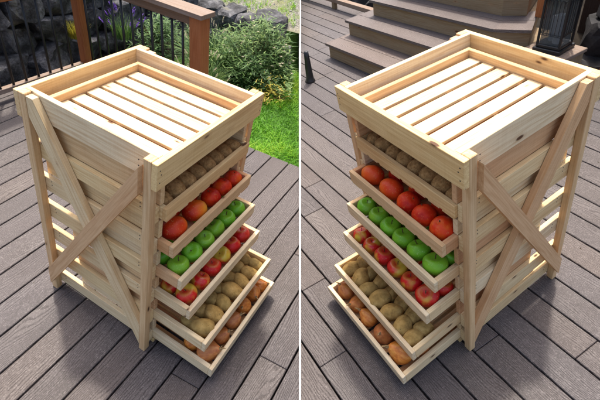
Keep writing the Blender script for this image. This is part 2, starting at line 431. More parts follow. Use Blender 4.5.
    m = MB(k, warp); m.box((x0, .001, .792), (x1, y1, .7995), tint=.5); m.build('tray_bottom', ['pine'], tray)
    for yy in (.05, D / 2, D - .08):
        m = MB(k, warp); m.box((x0 + .019, yy, .806), (x1 - .019, yy + .02, .8255), tint=.4); m.build('cross_bar', ['pine'], tray)
    # drawers
    dd = min(.44, D - .06)
    for i, (z, e) in enumerate(zip(Z, E_)):
        a, b = XL + .0005, W - XL - .0005; y0, y1 = -e, -e + dd; zb = z - DH
        m = MB(k, warp); ns = 8; pw = (b - a) / ns
        for j in range(ns):
            m.box((a + j * pw + .006, y0 + .002, zb - .008), (a + (j + 1) * pw - .006, y1 - .002, zb - .0005), tint=rnd(.2, .8), ch=.0008, la=1)
        dr = m.build('drawer', ['pine'], r)
        tf = [.45, .1, .05, .3, .5, .2][i]
        one('front_board', (a, y0, zb), (b, y0 + .016, z), tint=[.75, .35, .05, .02, .02, .0][i], parent=dr)
        one('back_board', (a, y1 - .016, zb), (b, y1, z), tint=.5, parent=dr)
        for u, w in ((a, a + .016), (b - .016, b)):
            nn = []
            one('side_board', (u, y0 + .0163, zb + .0003), (w, y1 - .0163, z - .0004), tint=[.8, .5, .3, .1, .1, .0][i] + rnd(0, .15), parent=dr)
    return r
make_rack(0); make_rack(1)

# ------------------------------------------------------------------ fruit
def fruit_mesh(name, prof_or_fn, mats, extra=None, n=28, m_=18):
    bm = bmesh.new(); bmesh.ops.create_uvsphere(bm, u_segments=n, v_segments=m_, radius=1)
    for v in bm.verts: v.co = prof_or_fn(v.co.copy())
    me = bpy.data.meshes.new(name); bm.to_mesh(me); bm.free()
    me.polygons.foreach_set('use_smooth', [True] * len(me.polygons)); me.materials.append(MAT[mats])
    return me
def small_mesh(name, fn, ms):
    b = MB(0); fn(b); me = bpy.data.meshes.new(name); me.from_pydata(b.v, [], b.f); me.materials.append(MAT[ms])
    me.polygons.foreach_set('use_smooth', [True] * len(me.polygons)); return me
def apple_fn(seed, hh=.92):
    def fn(c):
        x, y, z = c; r = math.hypot(x, y); an = math.atan2(y, x)
        rr = r * (1 + .03 * math.cos(5 * an + seed) * (1 - z) * .5) * (1 + .09 * z)
        zz = z * hh
        if r < .55: zz -= math.copysign(1, z) * (.34 if z > 0 else .20) * (1 - (r / .55) ** 1.3) ** 1.0 * (1 if z > 0 else .8)
        k = .034 * (rr / r if r > 1e-6 else 1)
        w = 1 + .05 * noise.noise(Vector((x, y, z)) * 1.3 + Vector((seed * 3.1, 0, 0)))
        return Vector((x * k * w, y * k * w, zz * .034 * w))
    return fn
def lump_fn(seed, sx, sy, sz, amt, fr=1.6, flat=0):
    def fn(c):
        w = 1 + amt * noise.noise(c * fr + Vector((seed * 7.3, 1.7, 0))) + amt * .35 * noise.noise(c * fr * 2.7 + Vector((seed, 9, 0)))
        if flat and abs(c.z) < 2: w *= 1 + flat * c.x
        return Vector((c.x * sx, c.y * sy, c.z * sz)) * w
    return fn
def onion_fn(seed):
    def fn(c):
        z = c.z; r = math.hypot(c.x, c.y); w = 1 + .04 * noise.noise(c * 1.4 + Vector((seed, 0, 0)))
        zz = z * .92
        if z > .7: zz += ((z - .7) / .3) ** 2 * .42
        if z < -.9: zz += .03
        return Vector((c.x * .034, c.y * .034, zz * .033)) * w
    return fn
def peach_fn(seed):
    def fn(c):
        r = math.hypot(c.x, c.y); an = math.atan2(c.y, c.x)
        d = 1 - .07 * math.exp(-(an / .25) ** 2); zz = c.z
        if r < .4 and c.z > 0: zz -= .16 * (1 - r / .4)
        return Vector((c.x * .035 * d, c.y * .035 * d, zz * .033)) * (1 + .05 * noise.noise(c * 1.3 + Vector((seed, 0, 0))))
    return fn
FM = {}
for kd, mt, fns in (('green', 'green', [apple_fn(s, .90) for s in (1, 2, 3)]), ('red', 'red', [apple_fn(s, .93) for s in (4, 5, 6)]),
                    ('mixed', 'mixed', [apple_fn(s, .95) for s in (7, 8)]), ('peach', 'peach', [peach_fn(s) for s in (1, 2)]),
                    ('mango', 'mango', [lump_fn(s, .043, .036, .035, .08, 1.1, .08) for s in (1, 2)]),
                    ('kiwi', 'kiwi', [lump_fn(s, .033, .028, .028, .09, 1.3) for s in (1, 2, 3)]),
                    ('potato', 'potato', [lump_fn(s, .045, .032, .030, .13, 1.2) for s in (1, 2, 3, 4)]),
                    ('onion', 'onion', [onion_fn(s) for s in (1, 2, 3)])):
    FM[kd] = [fruit_mesh(kd + '_fruit', fn, mt) for fn in fns]
def stem_b(b):
    b.tube((0, 0, .018), (.001, .002, .026), .0014, .0012, 6); b.tube((.001, .002, .026), (.003, .003, .0325), .0012, .0018, 6)
def calyx_b(b):
    b.tube((0, 0, .026), (0, 0, .032), .004, .003, 8)
    for i in range(5):
        a = i * 1.257; b.tube((0, 0, .030), (.011 * math.cos(a), .011 * math.sin(a), .034), .0022, .0006, 5)
def neck_b(b):
    b.tube((0, 0, .036), (.001, .001, .050), .006, .0035, 7); b.tube((.001, .001, .050), (.006, .003, .062), .0035, .0008, 6)
    b.tube((0, 0, .040), (-.006, .004, .055), .0035, .0006, 5)
STEM, CALYX, NECK = small_mesh('stem', stem_b, 'stem'), small_mesh('calyx', calyx_b, 'calyx'), small_mesh('neck', neck_b, 'husk')
FNAME = dict(green='green_apple', red='red_apple', mixed='red_apple', peach='peach', mango='mango', kiwi='kiwi', potato='potato', onion='onion')
FCAT = dict(green='apple', red='apple', mixed='apple', peach='peach', mango='mango', kiwi='kiwi', potato='potato', onion='onion')
FLAB = dict(green='glossy bright green apple', red='shiny red apple', mixed='yellow green apple blushed red', peach='round orange red peach',
            mango='large oval red and orange mango', kiwi='dark brown fuzzy kiwi', potato='tan brown knobbly potato', onion='orange brown papery onion')
FGRP = dict(green='green apples in the racks', red='red apples in the racks', mixed='red apples in the racks', peach='peaches in the racks', mango='mangoes in the racks',
            kiwi='kiwis in the racks', potato='potatoes in the racks', onion='onions in the racks')
def put_fruit(k, i, row, kd, u, sc, lab):
    sc *= dict(green=1.1, red=1.1, mixed=1.1, onion=1.12, potato=1.05, kiwi=1.08).get(kd, 1.04)
    f = FR[k]; a, b = XL + .017, f['W'] - XL - .017; x = a + (b - a) * u
    zb = f['z'][i] - DH; rr = dict(kiwi=.028, potato=.031, mango=.036).get(kd, .0345) * sc
    y = -f['e'][i] + .019 + rr + (rnd(0, .004) if row == 0 else 2.02 * rr + .004)
    hz = dict(kiwi=.028, potato=.030, mango=.035, onion=.031, peach=.0335, green=.0285, red=.030, mixed=.030).get(kd) * sc
    X = warp(k, (x, y, zb + hz + .0005))
    o = bpy.data.objects.new(FNAME[kd], random.choice(FM[kd])); COL.objects.link(o)
    tilt = dict(green=.6, red=.5, mixed=.5, peach=.7, onion=1.25).get(kd, .12)
    rot = Matrix.Rotation(rnd(0, 6.28), 4, 'Z') @ Matrix.Rotation(rnd(-tilt, tilt), 4, 'X') @ Matrix.Rotation(rnd(0, 6.28), 4, 'Z')
    if kd in ('potato', 'kiwi'): rot = Matrix.Rotation(rnd(-.5, .5) + math.pi / 2, 4, 'Z') @ Matrix.Rotation(rnd(-.15, .15), 4, 'Y')
    if kd == 'mango': rot = Matrix.Rotation(rnd(-.35, .1) + (0 if k == 0 else 3.4), 4, 'Z') @ Matrix.Rotation(.1, 4, 'Y')
    if kd == 'onion':
        rot = Matrix.Rotation(rnd(-1.2, 1.2) - 1.57, 4, 'Z') @ Matrix.Rotation(rnd(.5, 1.1), 4, 'Y')
    o.matrix_world = M[k] @ Matrix.Translation(X) @ rot @ Matrix.Scale(sc, 4)
    tag(o, lab, FCAT[kd], FGRP[kd])
    sub = dict(green=(STEM, 'stem'), red=(STEM, 'stem'), mixed=(STEM, 'stem'), peach=(STEM, 'stem'), onion=(NECK, 'neck')).get(kd)
    if sub:
        c = bpy.data.objects.new(sub[1], sub[0]); COL.objects.link(c); c.parent = o
# left-to-right contents of every drawer's front row: (kind, position 0..1, scale)
g, R_, X_, P_, Mg, K, Po, On = 'green', 'red', 'mixed', 'peach', 'mango', 'kiwi', 'potato', 'onion'
CONT = {
 (0, 0): [(K, .06, .95), (K, .19, 1.1), (K, .32, 1.05), (K, .45, 1.), (K, .58, 1.05), (K, .70, 1.), (K, .82, 1.), (K, .94, .95)],
 (0, 1): [(Mg, .13, 1.02), (Mg, .38, 1.), (P_, .60, 1.), (P_, .77, 1.), (P_, .93, .95)],
 (0, 2): [(g, .09, 1.), (g, .26, 1.), (g, .43, .98), (g, .59, 1.), (g, .75, 1.), (g, .915, .97)],
 (0, 3): [(R_, .09, 1.03), (X_, .26, .97), (R_, .43, 1.), (X_, .59, 1.), (R_, .75, .98), (R_, .915, .97)],
 (0, 4): [(Po, .09, 1.02), (Po, .24, .98), (Po, .385, .9), (Po, .53, 1.02), (Po, .67, .9), (Po, .80, .88), (Po, .93, .78)],
 (0, 5): [(On, .09, 1.12), (On, .28, .92), (On, .46, 1.), (On, .64, 1.), (On, .82, .97), (On, .945, .75)],
 (1, 0): [(K, .06, .95), (K, .18, 1.05), (K, .31, 1.), (K, .44, 1.05), (K, .56, 1.), (K, .69, 1.05), (K, .82, 1.12), (K, .95, .95)],
 (1, 1): [(Mg, .12, .98), (Mg, .36, 1.), (P_, .56, 1.05), (P_, .73, 1.05), (P_, .91, 1.08)],
 (1, 2): [(g, .08, .98), (g, .24, 1.), (g, .40, 1.), (g, .56, 1.03), (g, .73, 1.06), (g, .905, 1.08)],
 (1, 3): [(R_, .08, .95), (X_, .23, .93), (R_, .39, .98), (X_, .56, 1.), (R_, .73, 1.), (R_, .905, 1.06)],
 (1, 4): [(Po, .07, .9), (Po, .21, 1.), (Po, .35, .88), (Po, .50, 1.05), (Po, .65, .95), (Po, .80, .95), (Po, .93, .85)],
 (1, 5): [(On, .09, .97), (On, .27, .92), (On, .45, 1.), (On, .65, 1.05), (On, .87, 1.2)]}
SEC = {(0, 1): [(P_, .3, 1.), (P_, .52, 1.), (P_, .75, 1.)], (1, 1): [(P_, .25, 1.), (P_, .5, 1.), (P_, .75, 1.)]}
for k in (0, 1):
    for i, kd in ((2, g), (3, R_), (5, On)): SEC[k, i] = [(kd, .09 + .165 * j, .95) for j in range(6)]
    SEC[k, 4] = [(Po, .08 + .14 * j, rnd(.78, .92)) for j in range(7)]
DN = ['top', 'second', 'third', 'fourth', 'fifth', 'lowest']
for (k, i), L in CONT.items():
    for j, (kd, u, sc) in enumerate(L):
        put_fruit(k, i, 0, kd, u, sc, '%s, %s from left in %s drawer of %s rack' % (FLAB[kd], ORD[j], DN[i], SIDE[k]))
for (k, i), L in SEC.items():
    for j, (kd, u, sc) in enumerate(sorted(L, key=lambda q: q[1])):
        put_fruit(k, i, 1, kd, u, sc, '%s, %s in back row of %s drawer of %s rack' % (FLAB[kd], ORD[j], DN[i], SIDE[k]))

# ------------------------------------------------------------------ decks
def deck(k, th, y00, pitch, n0, n1, xa, xb, joints):
    c, s_ = math.cos(th), math.sin(th)
    m = MB(k)
    for n in range(n0, n1):
        ya, yb = y00 + n * pitch + .0035, y00 + (n + 1) * pitch - .0035
        js = joints.get(n) or [xa + rnd(.2, 1.8)]
        while js[-1] < xb - 1.2: js = js + [js[-1] + rnd(1.1, 2.4)]
        xs = [xa] + [j for j in js if xa < j < xb] + [xb]
        for p, q in zip(xs, xs[1:]):
            cx, cy = (p + q) / 2, (ya + yb) / 2
            m.obox((cx * c - cy * s_, cx * s_ + cy * c, -.0125), ((c, s_, 0), (-s_, c, 0), (0, 0, 1)), ((q - p) / 2 - .0012, (yb - ya) / 2, .0125), ch=.0022, la=0)
    o = m.build('deck', 'deck', clip=True); kind(o, 'structure')
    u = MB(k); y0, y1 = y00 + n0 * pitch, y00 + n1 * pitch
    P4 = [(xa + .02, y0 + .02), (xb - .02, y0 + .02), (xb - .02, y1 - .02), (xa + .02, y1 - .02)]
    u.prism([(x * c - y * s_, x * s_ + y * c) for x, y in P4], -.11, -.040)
    o = u.build('deck_gap_shade', 'dark', clip=True); kind(o, 'structure')  # dark slab under the boards, stands in for shade in the gaps
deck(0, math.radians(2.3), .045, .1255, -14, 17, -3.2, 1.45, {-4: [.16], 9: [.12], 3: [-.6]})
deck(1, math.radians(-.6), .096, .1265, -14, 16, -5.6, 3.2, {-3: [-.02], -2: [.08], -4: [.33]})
# white fin added as the diptych's dividing line, widened with distance to look even
def strip():
    me = bpy.data.meshes.new('white_divider_fin'); vs = []; fs = []
    pts = []
    for m_ in (.62, .466, .3, .2, .1, 0, -.075, -.15, -.225, -.3, -.38, -.466, -.53):
        d = []
        for k in (0, 1):
            R = Matrix(FR[k]['R']); C = -(R.transposed() @ Vector(FR[k]['t'])); rd = R.transposed() @ Vector((0, m_, 1)); d.append(-C.z / rd.z * FR[k]['s'])
        s_ = min(d[1], d[0]) * .994 if m_ > -.1 else d[1] * .994
        pts.append((m_, s_))
    for m_, s_ in pts:
        w = .00225 * s_
        top = BM @ Vector((0, m_ * s_, s_))
        for dx in (-w, w):
            vs.append((dx, top.y, top.z)); vs.append((dx, top.y, top.z - .22))
    for i in range(len(pts) - 1):
        a = i * 4; b = a + 4
        fs += [(a, a + 2, b + 2, b), (a, b, b + 1, a + 1), (a + 2, a + 3, b + 3, b + 2), (a + 1, b + 1, b + 3, a + 3)]
    fs += [(0, 1, 3, 2), (len(vs) - 4, len(vs) - 2, len(vs) - 1, len(vs) - 3)]
    me.from_pydata(vs, [], fs); me.materials.append(MAT['white']); bm = bmesh.new(); bm.from_mesh(me); bmesh.ops.recalc_face_normals(bm, faces=bm.faces[:]); bm.to_mesh(me); bm.free()
    o = bpy.data.objects.new('divider_fin', me); COL.objects.link(o)
    tag(o, 'thin straight white divider line added between the left and right halves', 'trim strip')
strip()

for k, (xa, xb, ya, yb) in enumerate(((-1.2, 1.4, -.6, 1.95), (-2.6, 1.6, -.6, 1.9))):
    m = MB(k)
    for _ in range(170):
        x, y = rnd(xa, xb), rnd(ya, yb)
        if not side_ok(k, (x, y, 0), .03): continue
        a = rnd(0, 6.28); m.blade((x, y, .0015), (math.cos(a), math.sin(a), .02), (math.cos(a + .6), math.sin(a + .6), .12), rnd(.004, .014), rnd(.002, .005), rnd(0, 1), .2, 2)
    MAT['litter'] = MAT.get('litter') or leafmat('dry_litter', (.16, .11, .05), (.34, .26, .14), (.30, .30, .22))
    kind(m.build('leaf_litter', 'litter'), 'stuff', 'tiny dry leaf bits scattered on the %s deck' % SIDE[k])

# ------------------------------------------------------------------ left side: railing, lawn, stones, plants
RX, RY = 1.50, 2.05
ra = root(0, 'deck_railing', (RX, RY, 0), 'cedar post railing with thin black balusters along the back of the left deck', 'railing')
O = (RX, RY, 0)
def rpart(name, a, b, mt, **kw):
    m = MB(0); m.box(a, b, **kw); return m.build(name, mt, ra, O)
rpart('post', (RX - .032, RY - .032, -.3), (RX + .032, RY + .032, .665), 'cedar', tint=.2, ch=.004)
rpart('post', (RX - .045, .955, -.3), (RX + .045, 1.045, .705), 'cedar', tint=.8, ch=.004)
rpart('post', (-.6, RY - .045, -.3), (-.51, RY + .045, .6), 'cedar', tint=.5, ch=.004)
rpart('top_rail', (-2.6, RY - .02, .60), (RX - .046, RY + .02, .665), 'cedar', tint=.9)
rpart('cap_board', (-2.6, RY - .07, .667), (RX - .071, RY + .07, .695), 'greyrail', tint=.4)
rpart('top_rail', (RX - .02, 1.046, .64), (RX + .02, RY - .046, .705), 'greyrail', tint=.1)
rpart('cap_board', (RX - .07, .935, .707), (RX + .07, RY + .07, .735), 'greyrail', tint=.9)
rpart('bottom_rail', (-2.6, RY - .02, .055), (RX - .046, RY + .02, .085), 'greyrail', tint=1.)
rpart('bottom_rail', (RX - .02, 1.046, .055), (RX + .02, RY - .046, .085), 'greyrail', tint=1.)
x = RX - .13
while x > -1.9:
    if abs(x + .55) > .07:
        m = MB(0); m.tube((x, RY, .084), (x, RY, .605), .0085, n=8); m.build('baluster', 'metal', ra, O, smooth=True)
    x -= .092
y = 1.13
while y < RY - .06:
    m = MB(0); m.tube((RX, y, .084), (RX, y, .645), .0085, n=8); m.build('baluster', 'metal', ra, O, smooth=True)
    y += .085

def sheet(k, name, x0, x1, y0, y1, nx, ny, fz, mt, kd='structure', smooth=True):
    m = MB(k); idx = {}
    for i in range(nx + 1):
        for j in range(ny + 1):
            X, Y = x0 + (x1 - x0) * i / nx, y0 + (y1 - y0) * j / ny; idx[i, j] = m.vert((X, Y, fz(X, Y)), (X, Y, 0))
    for i in range(nx):
        for j in range(ny): m.face(idx[i, j], idx[i + 1, j], idx[i + 1, j + 1], idx[i, j + 1])
    o = m.build(name, mt, clip=True, smooth=smooth); kind(o, kd); return o
def lawn_z(x, y): return -.13 - .4 * max(0, y - 1.9) + .03 * noise.noise(Vector((x * 1.5, y * 1.5, 0)))
sheet(0, 'lawn_ground', 1.43, 5.2, -1.6, 4.2, 40, 60, lawn_z, 'lawnsoil')
sheet(0, 'soil_bed', -3.2, 3.1, 2.12, 3.6, 60, 16, lambda x, y: -.16 + .03 * noise.noise(Vector((x * 3, y * 3, 1))), 'soil')
def wallx(y): return 3.02 + .10 * (1.6 - y)            # the stone border along the lawn
def slope_z(x, y):
    base = .18 + .16 * (x - wallx(min(y, 2.8))) if y < 2.9 else .18 + .16 * (x - 2.9)
    if y > 3.1: base = max(base, .25 + .25 * (y - 3.1))
    return base + .05 * noise.noise(Vector((x * 1.3, y * 1.3, 3))) + .02 * noise.noise(Vector((x * 5, y * 5, 3)))
m = MB(0); idx = {}
NX, NY = 60, 70
for i in range(NX + 1):
    for j in range(NY + 1):
        Y = -1.5 + 8.5 * j / NY; X = (wallx(Y) + .12) + (8.5 - 3.) * (i / NX) ** 1.3 if Y < 3. else (-3.2 + (11.8) * i / NX)
        idx[i, j] = m.vert((X, Y, slope_z(X, Y)), (X, Y, 0))
for i in range(NX):
    for j in range(NY):
        if abs((-1.5 + 8.5 * j / NY < 3.) - (-1.5 + 8.5 * (j + 1) / NY < 3.)) == 0: m.face(idx[i, j], idx[i + 1, j], idx[i + 1, j + 1], idx[i, j + 1])
o = m.build('gravel_slope', 'gravel', clip=True, smooth=True); kind(o, 'structure')
# strip that joins the two parts of the slope
sheet(0, 'slope_terrace', 2.7, 8.5, 2.80, 3.25, 40, 4, lambda x, y: slope_z(x, min(y, 2.89)) - .012, 'gravel')

MAT['darkrock'] = plain('shade_darkened_rock', (.022, .021, .022), .8, .3, .6, 12, .8)  # near-black rock copy: the far corner's shade is put into the colour
def boulder(parent, c, r, O, seed, k=0, mt='rock'):
    bm = bmesh.new(); bmesh.ops.create_icosphere(bm, subdivisions=3, radius=1)
    for v in bm.verts:
        d = v.co.copy(); n1 = noise.noise(d * 1.1 + Vector((seed * 5.7, 0, 0))); n2 = noise.noise(d * 3 + Vector((seed * 2.1, 4, 0)))
        q = Vector((max(-.72, min(.72, d.x)), max(-.72, min(.72, d.y)), max(-.7, min(.7, d.z)))) * 1.3
        v.co = q * (1 + .34 * n1 + .14 * n2 + .05 * noise.noise(d * 8 + Vector((seed, 1, 2)))); v.co = Vector((v.co.x * r[0], v.co.y * r[1], v.co.z * r[2]))
    R = Matrix.Rotation(rnd(-.35, .35), 3, 'Y') @ Matrix.Rotation(rnd(-.5, .5), 3, 'Z')
    for v in bm.verts: v.co = R @ v.co + Vector(c) - Vector(O)
    if any(not side_ok(k, v.co + Vector(O), .012) for v in bm.verts): bm.free(); return None
    me = bpy.data.meshes.new('boulder'); bm.to_mesh(me); bm.free(); me.materials.append(MAT[mt])
    me.polygons.foreach_set('use_smooth', [True] * len(me.polygons))
    try: me.set_sharp_from_angle(angle=math.radians(32))
    except Exception: pass
    o = bpy.data.objects.new('boulder', me); COL.objects.link(o); o.parent = parent; return o
w1 = root(0, 'retaining_wall', (.8, 2.95, -.16), 'dark grey boulder retaining wall standing behind the black balusters', 'stone wall')
sd = 1
for row in range(5):
    x = -1.9 + rnd(0, .2)
    while x < 2.95:
        r = rnd(.15, .25); top = .72 - max(0, x - 1.3) * .26
        z = -.10 + row * .225
        if z < top: boulder(w1, (x + r, 2.60 + row * .05 + max(0, x - 1.9) * .25 + rnd(-.04, .04), z + rnd(-.03, .03)), (r * .93, rnd(.13, .18), rnd(.105, .14)), (.8, 2.95, -.16), sd)
        sd += 1; x += r * 1.72
m = MB(0); m.prism([(-3, 3.03), (2.9, 3.03), (2.9, 3.2), (-3, 3.2)], -.3, .3); o = m.build('wall_backfill', 'soil', w1, (.8, 2.95, -.16))
w2 = root(0, 'stone_border', (3.1, 1.4, -.13), 'low border of dark boulders between the lawn shrubs and the gravel slope', 'stone border')
y = -.1
while y < 2.95:
    r = rnd(.10, .17); dj = -(M[0] @ Vector((wallx(y + r), y + r, .1))).x
    if dj > .09:
        r = min(r, dj * .5)
        for row in range(2):
            if row == 0 or random.random() < .8:
                boulder(w2, (wallx(y + r) + rnd(-.04, .04) + row * .07, y + r, -.03 + row * .20 + rnd(-.03, .03)), (min(rnd(.12, .17), dj * .5), r * .95, rnd(.11, .14)), (3.1, 1.4, -.13), sd)
            sd += 1
    y += r * 1.7 if dj > .09 else .05
# lawn blades
m = MB(0)
for _ in range(42000):
    x, y = 1.452 + 1.75 * random.random() ** 1.2, rnd(-.05, 1.95)
    if not side_ok(0, (x, y, -.1), .02) or x > wallx(y) - .1: continue
    cl = noise.noise(Vector((x * 5, y * 5, 8)))
    c2 = noise.noise(Vector((x * 1.7, y * 1.7, 3))); L = rnd(.03, .08) * (1 + .6 * cl + .3 * c2); an = rnd(0, 6.28)
    if random.random() < .25 * max(0, -c2 - cl): continue
    m.blade((x, y, lawn_z(x, y) - .005), (math.cos(an), math.sin(an), 0), (0, 0, 1), L, rnd(.0035, .006), min(1, max(0, .42 + cl * .8 + c2 * .7 + rnd(-.35, .35))), rnd(.3, 1.1))
o = m.build('lawn', 'grass'); kind(o, 'stuff', 'bright green lawn grass beside the left deck')

def clump(name, loc, n, L, spread, mt, label, cat, heads=0, headmat='reed', hl=.1, wide=.006, group=None, flower=0, tb=0.):
    r = root(0, name, loc, label, cat, group); m = MB(0); h = MB(0)
    for i in range(n):
        a = rnd(0, 6.28); rr = spread * math.sqrt(random.random()) * .45; b = Vector((loc[0] + rr * math.cos(a), loc[1] + rr * math.sin(a), loc[2]))
        a2 = a + rnd(-.9, .9); ln = L * rnd(.45, 1.05)
        if side_ok(0, b, .10) and side_ok(0, b + Vector((math.cos(a2), math.sin(a2), 1)) * ln * .7, .02): m.blade(b, (math.cos(a2), math.sin(a2), 0), (0, 0, 1), ln, rnd(.6, 1.3) * wide, min(1, max(0, rnd(0, 1) ** 1.3 + tb)), rnd(.2, 1.0) * spread / .35, 3)
    m.build('leaves', mt, r, loc)
    for i in range(heads):
        a = rnd(0, 6.28); rr = spread * math.sqrt(random.random()) * .9; tz = L * rnd(.75, 1.12) * (1 - .5 * (rr / spread) ** 2)
        tp = Vector((loc[0] + rr * math.cos(a), loc[1] + rr * math.sin(a), loc[2] + tz))
        if not side_ok(0, tp, .05): continue
        dv = Vector((math.cos(a) * .5, math.sin(a) * .5, .8)).normalized()
        for q in range(7):
            an = rnd(0, 6.28); c = tp + dv * (hl * q / 7)
            h.blade(c, (math.cos(an), math.sin(an), .2), dv, hl * .38, .010, rnd(0, 1), .6, 2)
    if heads: kind(h.build('flower_heads' if flower else 'seed_heads', headmat, r, loc), 'stuff')
    return r
GZ = -.13
def bush(name, loc, n, R, H, mt, label, cat, blossoms=0, ll=.055, lw=.016, tb=0.):
    r = root(0, name, loc, label, cat); m = MB(0); h = MB(0); L = Vector(loc); st = MB(0)
    for i in range(26):
        a = rnd(0, 6.28); e = Vector((math.cos(a) * R * rnd(.2, .8), math.sin(a) * R * rnd(.2, .8), H * rnd(.55, .95)))
        if side_ok(0, L + e, .08): st.tube(L, L + e, .005, .0015, 5)
    st.build('stems', 'stem', r, loc)
    cs = [(rnd(0, 6.28), random.random() ** .5, rnd(.12, 1.)) for _ in range(max(20, n // 45))]
    for i in range(n):
        a, q, z = random.choice(cs); rr = R * q * (1 - .55 * z * z) * (1 + .5 * noise.noise(Vector((math.cos(a) * 1.5, math.sin(a) * 1.5, z * 2 + loc[0] * 9)))); c = L + Vector((rr * math.cos(a), rr * math.sin(a), H * z * (1 - .35 * q * q)))
        p = c + Vector((random.gauss(0, .048), random.gauss(0, .048), random.gauss(0, .05)))
        if not side_ok(0, p, .07): continue
        an = rnd(0, 6.28); up = Vector((math.cos(an) * .7, math.sin(an) * .7, rnd(-.1, 1))).normalized()
        m.blade(p, (math.cos(an), math.sin(an), -.2), up, ll * rnd(.6, 1.2), lw * rnd(.6, 1.2), min(1, max(0, tb + rnd(0, .8) * (.4 + .6 * z))), rnd(.2, .9), 2)
    m.build('leaves', mt, r, loc)
    for i in range(blossoms):
        a, q, z = random.choice(cs); rr = R * q * (1 - .55 * z * z) * 1.08; p = L + Vector((rr * math.cos(a), rr * math.sin(a), H * z * (1 - .35 * q * q) + .05)) + Vector((random.gauss(0, .03), random.gauss(0, .03), random.gauss(0, .02)))
        if not side_ok(0, p, .06): continue
        for w in range(5):
            an = w * 1.257; h.blade(p, (math.cos(an), math.sin(an), 0), (math.cos(an) * .5, math.sin(an) * .5, .6), .016, .010, rnd(0, 1), .8, 2)
    if blossoms: kind(h.build('blossoms', 'reed', r, loc), 'stuff')
    return r
clump('ornamental_grass', (2.05, 1.42, GZ), 1500, .30, .30, 'leaf', 'arching grass clump with pale seed heads beside the right cedar post', 'grass clump', 26, 'reed', .05, wide=.008, tb=.1)
clump('ornamental_grass', (2.45, 1.55, GZ), 1300, .44, .40, 'leaf', 'arching grass clump against the dark boulders behind the cedar post', 'grass clump', 16, 'reed', .05, wide=.009)
bush('leafy_shrub', (2.72, 1.28, GZ), 5000, .46, .46, 'leaf', 'largest leafy shrub with small pale blossoms right below the boulders', 'shrub', 90, .055, .014, .25)
bush('leafy_shrub', (2.42, 1.16, GZ), 2200, .24, .22, 'leaf', 'dark low leafy shrub between the lawn and the largest shrub', 'shrub', 16, .05, .013, 0.)
bush('leafy_shrub', (2.72, .72, GZ), 2600, .34, .24, 'leaf', 'low olive green shrub at the far right edge of the lawn', 'shrub', 20, .045, .014, .35)
bush('yellowish_shrub', (2.38, .90, GZ), 420, .26, .09, 'yleaf', 'small yellowish ground plant at the edge of the lawn', 'shrub', 0, .04, .013, .2)
bush('leafy_shrub', (2.45, 2.15, GZ), 1800, .30, .30, 'leaf', 'dark leafy shrub behind the balusters left of the right cedar post', 'shrub', 0, .055, .016, 0.)
clump('purple_flower', (2.12, 2.30, .05), 260, .22, .2, 'leaf', 'purple flowering plant low behind the balusters near the right cedar post', 'flower', 16, 'petal', .06, flower=1)
clump('purple_flower', (1.78, 2.86, .62), 200, .18, .2, 'leaf', 'purple flowering plant on top of the wall right of the corner post', 'flower', 20, 'petal', .06, flower=1)
clump('purple_flower', (2.3, 2.95, .50), 200, .16, .2, 'leaf', 'purple flowering plant on the wall top under the grey handrail', 'flower', 40, 'petal', .06, flower=1)
clump('yellow_moss_plant', (1.75, 2.42, .10), 420, .14, .16, 'yleaf', 'mustard yellow tuft growing low between the wall boulders', 'tuft', wide=.008)
clump('yellow_moss_plant', (2.12, 2.62, .38), 380, .12, .14, 'yleaf', 'mustard yellow tuft growing high between the wall boulders', 'tuft', wide=.008)
# weeds and loose stones on the slope
m = MB(0)
for c in range(620):
    x, y = rnd(3.3, 6.3), rnd(.3, 4.8)
    for _ in range(26):
        a = rnd(0, 6.28); b = Vector((x + rnd(-.07, .07), y + rnd(-.07, .07), 0)); b.z = slope_z(b.x, b.y) - .01
        if side_ok(0, b, .05): m.blade(b, (math.cos(a), math.sin(a), 0), (0, 0, 1), rnd(.03, .11), .008, rnd(.2, 1), rnd(.3, 1), 2)
o = m.build('weeds', 'grass'); kind(o, 'stuff', 'scattered green weeds on the gravel slope')
m = MB(0)
for _ in range(2600):
    x, y = rnd(3.15, 6.), rnd(.3, 4.4); z = slope_z(x, y)
    if not side_ok(0, (x, y, z), .04): continue
    r = rnd(.006, .02) * (2 if random.random() < .05 else 1); p = [(rnd(-1, 1), rnd(-1, 1), rnd(-.5, .8)) for _ in range(1)]
    c = Vector((x, y, z)); v = []
    for d in ((1, 0, 0), (0, 1, 0), (-1, 0, 0), (0, -1, 0), (0, 0, .7), (0, 0, -.5)): v.append(m.vert(c + Vector(d) * r * rnd(.7, 1.3), t=rnd(0, 1)))
    for a, b in ((0, 1), (1, 2), (2, 3), (3, 0)): m.face(v[a], v[b], v[4]); m.face(v[b], v[a], v[5])
MAT['pebble'] = leafmat('pale_pebble', (.22, .21, .20), (.38, .36, .34), (.58, .56, .52))
o = m.build('gravel_stones', 'pebble'); kind(o, 'stuff', 'loose pale stones on the gravel slope')
def clover():
    r = root(0, 'yellow_weed', (4.5, 2.3, slope_z(4.5, 2.3)), 'yellow green leafy weed patch high on the gravel slope', 'weed'); m = MB(0); L = (4.5, 2.3, slope_z(4.5, 2.3))
    for _ in range(700):
        a = rnd(0, 6.28); b = Vector((4.5 + rnd(-.35, .35), 2.3 + rnd(-.3, .3), 0)); b.z = slope_z(b.x, b.y) - .01
        m.blade(b, (math.cos(a), math.sin(a), 0), (0, 0, 1), rnd(.06, .14), .016, rnd(.2, 1), rnd(.3, 1), 2)
    m.build('leaves', 'yleaf', r, L)
clover()

